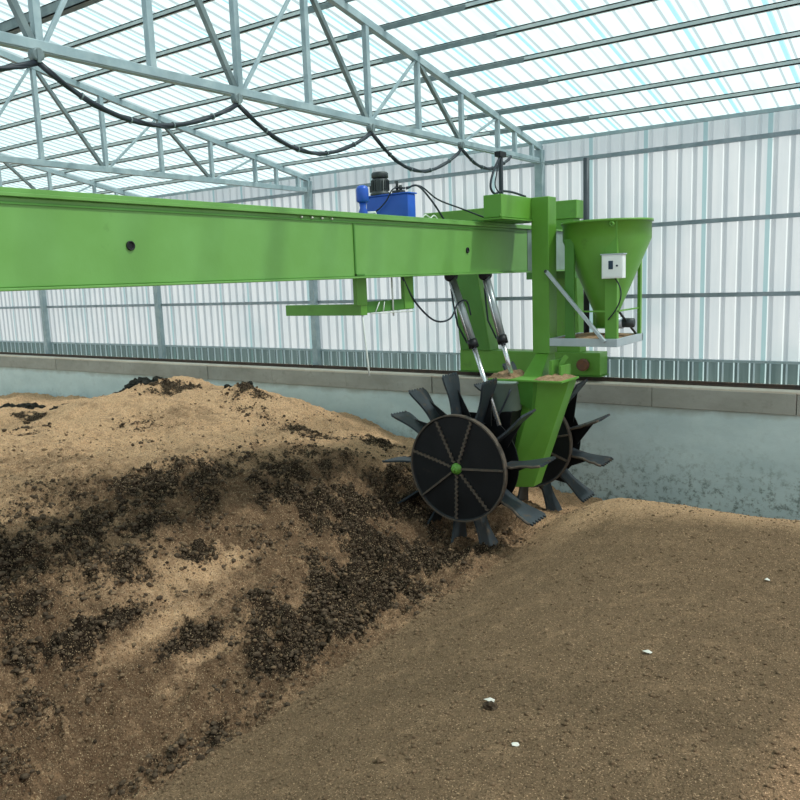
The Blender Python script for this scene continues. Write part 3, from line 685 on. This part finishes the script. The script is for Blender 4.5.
MB().box(HX-.16, HX+.16, HY-.16, HY+.16, .965, .985).build('outlet_flange', 'green_deep', t, .003)
b = MB(); b.lathe((-3.44, 9.40, 2.245), [(.012, -.02), (.03, -.02), (.03, .01), (.012, .01)], 16, 'y', close=True); b.build('lifting_eye', 'green_dirty', t)
t = thing('control_box', 'small white control box fixed to the hopper front leg', 'control box', (-3.42, 9.40, 1.6))
MB().box(-3.545, -3.285, 9.335, 9.448, 1.60, 1.88).build('cabinet', 'white_box', t, .006)
b = MB().box(-3.528, -3.302, 9.328, 9.336, 1.615, 1.855).build('door', 'white_box', t, .003)
MB().box(-3.56, -3.27, 9.325, 9.45, 1.88, 1.895).build('rain_lip', 'bracegrey', t, .003)
MB().box(-3.455, -3.40, 9.322, 9.33, 1.71, 1.81).build('display', 'panel_dark', b)
MB().lathe((-3.35, 9.326, 1.75), [(.012, -.008), (.012, .004)], 12, 'y').build('knob', 'panel_dark', b)
MB().tube(arc((-3.40, 9.39, 1.60), (-3.50, 9.44, 1.1), -.02, side=(.13, -.04, 0)), .008, 6).build('supply_wire', 'cable', t)
o = MB().tube([(-4.13, 10.32, .85), (-4.13, 10.32, 3.18)], .04, 16).build('vertical_pipe', 'black_pipe')
tag(o, 'dark vertical pipe rising behind the green hopper', 'pipe')

# ------------------------------------------------------------------ hydraulic pack on top
t = thing('oil_tank', 'blue rectangular hydraulic oil tank on top of the girder', 'tank', (-5.56, 7.78, 2.345))
HZ = -.0
MB().box(-5.83, -5.23, 7.70, 7.86, 2.345, 2.66).build('tank_body', 'blue', t, .01)
MB().box(-5.845, -5.215, 7.685, 7.875, 2.66, 2.675).build('tank_lid', 'blue', t, .003)
MB().box(-5.9, -5.1, 7.1, 8.4, 2.316, 2.345).build('mounting_plate', 'green_dirty', t)
v = MB().box(-5.47, -5.35, 7.73, 7.83, 2.675, 2.71)
v.tube([(-5.43, 7.78, 2.71), (-5.43, 7.78, 2.82)], .018, 10); v.tube([(-5.38, 7.78, 2.71), (-5.38, 7.78, 2.77)], .02, 10); v.tube([(-5.46, 7.78, 2.75), (-5.32, 7.78, 2.73)], .012, 8)
v.tube([(-5.43, 7.78, 2.80), (-5.50, 7.84, 2.82)], .01, 8)
v.build('valve_block', 'charcoal', t)
t = thing('pump_motor', 'dark grey upright electric motor on the blue oil tank', 'motor', (-5.68, 7.79, 2.675))
b = MB().lathe((-5.68, 7.79, 0), [(.10, 2.675), (.12, 2.675), (.12, 2.70), (.095, 2.72), (.098, 2.86), (.085, 2.87)], 28, 'z')
for k in range(20):
    a = 2*PI*k/20; b.beam((-5.68+.10*math.cos(a), 7.79+.10*math.sin(a), 2.73), (-5.68+.10*math.cos(a), 7.79+.10*math.sin(a), 2.85), .008, .02, up=(math.cos(a), math.sin(a), 0))
b.build('motor_body', 'charcoal', t)
MB().lathe((-5.68, 7.79, 0), [(.09, 2.875), (.10, 2.88), (.10, 2.93), (.085, 2.945)], 28, 'z').build('fan_cover', 'charcoal', t)
MB().box(-5.82, -5.75, 7.76, 7.86, 2.72, 2.80).build('terminal_box', 'charcoal', t, .005)
t = thing('blue_pump', 'small blue vertical pump with pipes, left of the oil tank', 'pump', (-5.50, 7.2, 2.345))
MB().lathe((-5.50, 7.2, 0), [(.058, 2.55), (.07, 2.565), (.07, 2.69), (.06, 2.72), (.03, 2.735)], 28, 'z').build('pump_motor_body', 'blue', t)
MB().lathe((-5.50, 7.2, 0), [(.08, 2.345), (.08, 2.36), (.045, 2.37), (.055, 2.43), (.035, 2.49), (.045, 2.56)], 24, 'z').build('pump_neck', 'blue', t)
MB().tube([(-5.50, 7.2, 2.42), (-5.60, 7.1, 2.41), (-5.72, 7.06, 2.37)], .02, 10).build('outlet_pipe', 'charcoal', t)
MB().tube([(-5.50, 7.2, 2.43), (-5.43, 7.33, 2.44), (-5.42, 7.35, 2.36)], .018, 10).build('inlet_pipe', 'rod_white', t)
def hose(label, pts, r=.012, nm='oil_hose', mat='cable'):
    cu = smooth(pts); o = MB().tube(cu, r, 8).build(nm, mat); return tag(o, label, 'hose' if 'hose' in nm else 'cable')
def smooth(pts, k=6):
    P = [Vector(p) for p in pts]; P = [P[0]*2-P[1]] + P + [P[-1]*2-P[-2]]; out = []
    for i in range(1, len(P)-2):
        for j in range(k):
            s = j/k; a, b, c, d = P[i-1], P[i], P[i+1], P[i+2]
            out.append(.5*((2*b)+(-a+c)*s+(2*a-5*b+4*c-d)*s*s+(-a+3*b-3*c+d)*s**3))
    out.append(P[-2]); return out
hose('black oil hose arching from the tank valve down behind the girder', [(-5.36, 7.86, 2.73), (-5.25, 7.95, 2.76), (-5.18, 8.15, 2.58), (-5.12, 8.32, 2.36)])
hose('thinner oil hose running from the tank valve towards the post', [(-5.36, 7.86, 2.745), (-5.25, 8.0, 2.76), (-5.2, 8.3, 2.62), (-5.1, 8.7, 2.52), (-5.0, 9.1, 2.42), (-4.97, 9.3, 2.38)], .010)
hose('short hose looping down over the blue tank front', [(-5.40, 7.84, 2.74), (-5.42, 7.68, 2.72), (-5.5, 7.66, 2.6), (-5.6, 7.66, 2.52), (-5.72, 7.66, 2.46)], .008)
hose('pale looped wire end lying on the girder top', [(-4.95, 7.55, 2.345), (-4.93, 7.6, 2.39), (-4.93, 7.7, 2.36), (-4.93, 7.78, 2.39), (-4.95, 7.9, 2.345)], .007, 'loose_wire', 'rod_white')
hose('black hose hanging under the girder, sweeping right to the left cylinder', [(-5.0, 7.2, 1.71), (-4.98, 7.42, 1.42), (-4.95, 7.75, 1.20), (-4.95, 8.1, 1.20), (-5.05, 8.45, 1.36), (-5.1, 8.75, 1.38), (-5.08, 8.82, 1.2)], .011)

# cable tray bracket below the girder
t = thing('cable_bracket', 'green L-shaped bracket hanging under the girder', 'bracket', (-5.0, 6.6, 1.34))
MB().box(-5.04, -4.99, 6.37, 6.54, 1.44, 1.712).build('hanger_post', 'green_vivid', t, .004)
MB().box(-5.04, -4.99, 7.22, 7.40, 1.36, 1.712).build('hanger_post', 'green_vivid', t, .004)
MB().box(-6.05, -5.0, 6.44, 6.545, 1.335, 1.45).build('cross_arm', 'green_vivid', t, .004)
MB().box(-5.08, -5.0, 6.545, 7.40, 1.355, 1.47).build('long_arm', 'green_deep', t, .004)
o = MB().tube([(-4.98, 6.97, 1.722), (-4.98, 6.98, 1.30)], .010, 8).build('pale_rod', 'rod_white'); tag(o, 'short pale rod hanging from the girder beside the bracket', 'rod')
o = MB().tube([(-5.02, 6.48, 1.37), (-5.0, 6.52, .80), (-5.0, 6.53, .70)], .009, 8).build('pale_rod', 'rod_white'); tag(o, 'long pale rod hanging below the bracket corner towards the wall', 'rod')
b = MB(); b.tube([(-4.97, 6.56, 1.35), (-4.97, 7.35, 1.33)], .007, 6); b.tube([(-4.97, 6.64, 1.35), (-4.97, 6.72, 1.46)], .006, 6); b.tube([(-4.97, 6.78, 1.35), (-4.97, 6.81, 1.46)], .006, 6)
b.build('wire_hanger', 'rod_white', t)

# ------------------------------------------------------------------ hanging power cable
CX = -5.3
nodes = [(1.3, 3.27), (3.307, 3.27), (5.178, 3.27), (7.14, 3.27), (9.06, 3.30), (10.43, 3.34)]
lows = [3.05, 2.975, 2.955, 2.93, 3.10]
t = thing('festoon_cable', 'thick dark power cable hanging in loops below the nearest truss', 'cable', (CX, 5, 3.3))
for i in range(5):
    (ya, za), (yb_, zb) = nodes[i], nodes[i+1]; n = 18; pts = []
    for k in range(n+1):
        s = k/n; sag = (min(za, zb)-lows[i]); pts.append((CX+.01*math.sin(9*s), ya+(yb_-ya)*s, za+(zb-za)*s - sag*4*s*(1-s)*(1+.12*(1-2*s)*(1 if i % 2 else .6))))
    b = MB(); b.tube(pts, .019, 10); b.tube([(p[0]+.014*math.sin(k*.9), p[1], p[2]+.016*math.cos(k*.9)) for k, p in enumerate(pts)], .012, 8)
    b.build('cable_loop', 'cable', t)
    for k in (3, 7, 11, 15): 
        p = Vector(pts[k]); q = Vector(pts[k+1]); MB().tube([p, p+(q-p)*.1], .027, 10).build('cable_tie', 'galv_dark', t)
for y, z in nodes[1:5]:
    MB().lathe((CX, y, z+.045), [(.03, -.03), (.045, -.03), (.045, .03), (.03, .03)], 18, 'x').box(CX-.035, CX+.035, y-.012, y+.012, z-.01, z+.08).build('cable_trolley', 'galv_dark', t)
o = MB().tube([(CX, -1, 3.345), (CX, 11.9, 3.36)], .006, 6).build('guide_wire', 'galv_dark'); tag(o, 'thin steel guide wire stretched under the nearest truss carrying the cable', 'wire')
t = thing('cable_mast', 'dark slim mast on the green box, holding the cable end', 'mast', (-4.62, 8.9, 2.645))
MB().box(-4.645, -4.605, 8.82, 8.86, 2.645, 3.13).build('mast_pole', 'black_pipe', t)
MB().box(-4.66, -4.58, 8.75, 8.90, 3.10, 3.16).build('mast_clamp', 'black_steel', t)
MB().tube(smooth([(-4.60, 8.8, 3.12), (-4.63, 8.66, 2.92), (-4.63, 8.58, 2.74), (-4.62, 8.66, 2.66), (-4.62, 8.84, 2.70), (-4.6, 9.1, 2.70), (-4.55, 9.35, 2.66)]), .014, 8).build('mast_cable', 'cable', t)
MB().tube(smooth([(-4.61, 8.8, 3.10), (-4.62, 8.72, 2.9), (-4.62, 8.68, 2.75), (-4.6, 8.78, 2.65)]), .008, 8).build('thin_wire', 'cable', t)

# ------------------------------------------------------------------ light
w = bpy.data.worlds.new('world'); S.world = w; w.use_nodes = True
bg = w.node_tree.nodes['Background']; bg.inputs[0].default_value = (.95, .98, 1.0, 1); bg.inputs[1].default_value = .85
sun = bpy.data.lights.new('sun', 'SUN'); sun.energy = 9.0; sun.angle = math.radians(4.5); sun.color = (1, .95, .86)
so = bpy.data.objects.new('sun', sun); COL.objects.link(so); so.location = (6, -6, 14)
so.rotation_euler = Vector((.62, .22, 1.0)).to_track_quat('Z', 'Y').to_euler()
S.view_settings.view_transform = 'Standard'
S.view_settings.exposure = 0.28
S.cycles.use_denoising = True
S.cycles.max_bounces = 8; S.cycles.transparent_max_bounces = 8
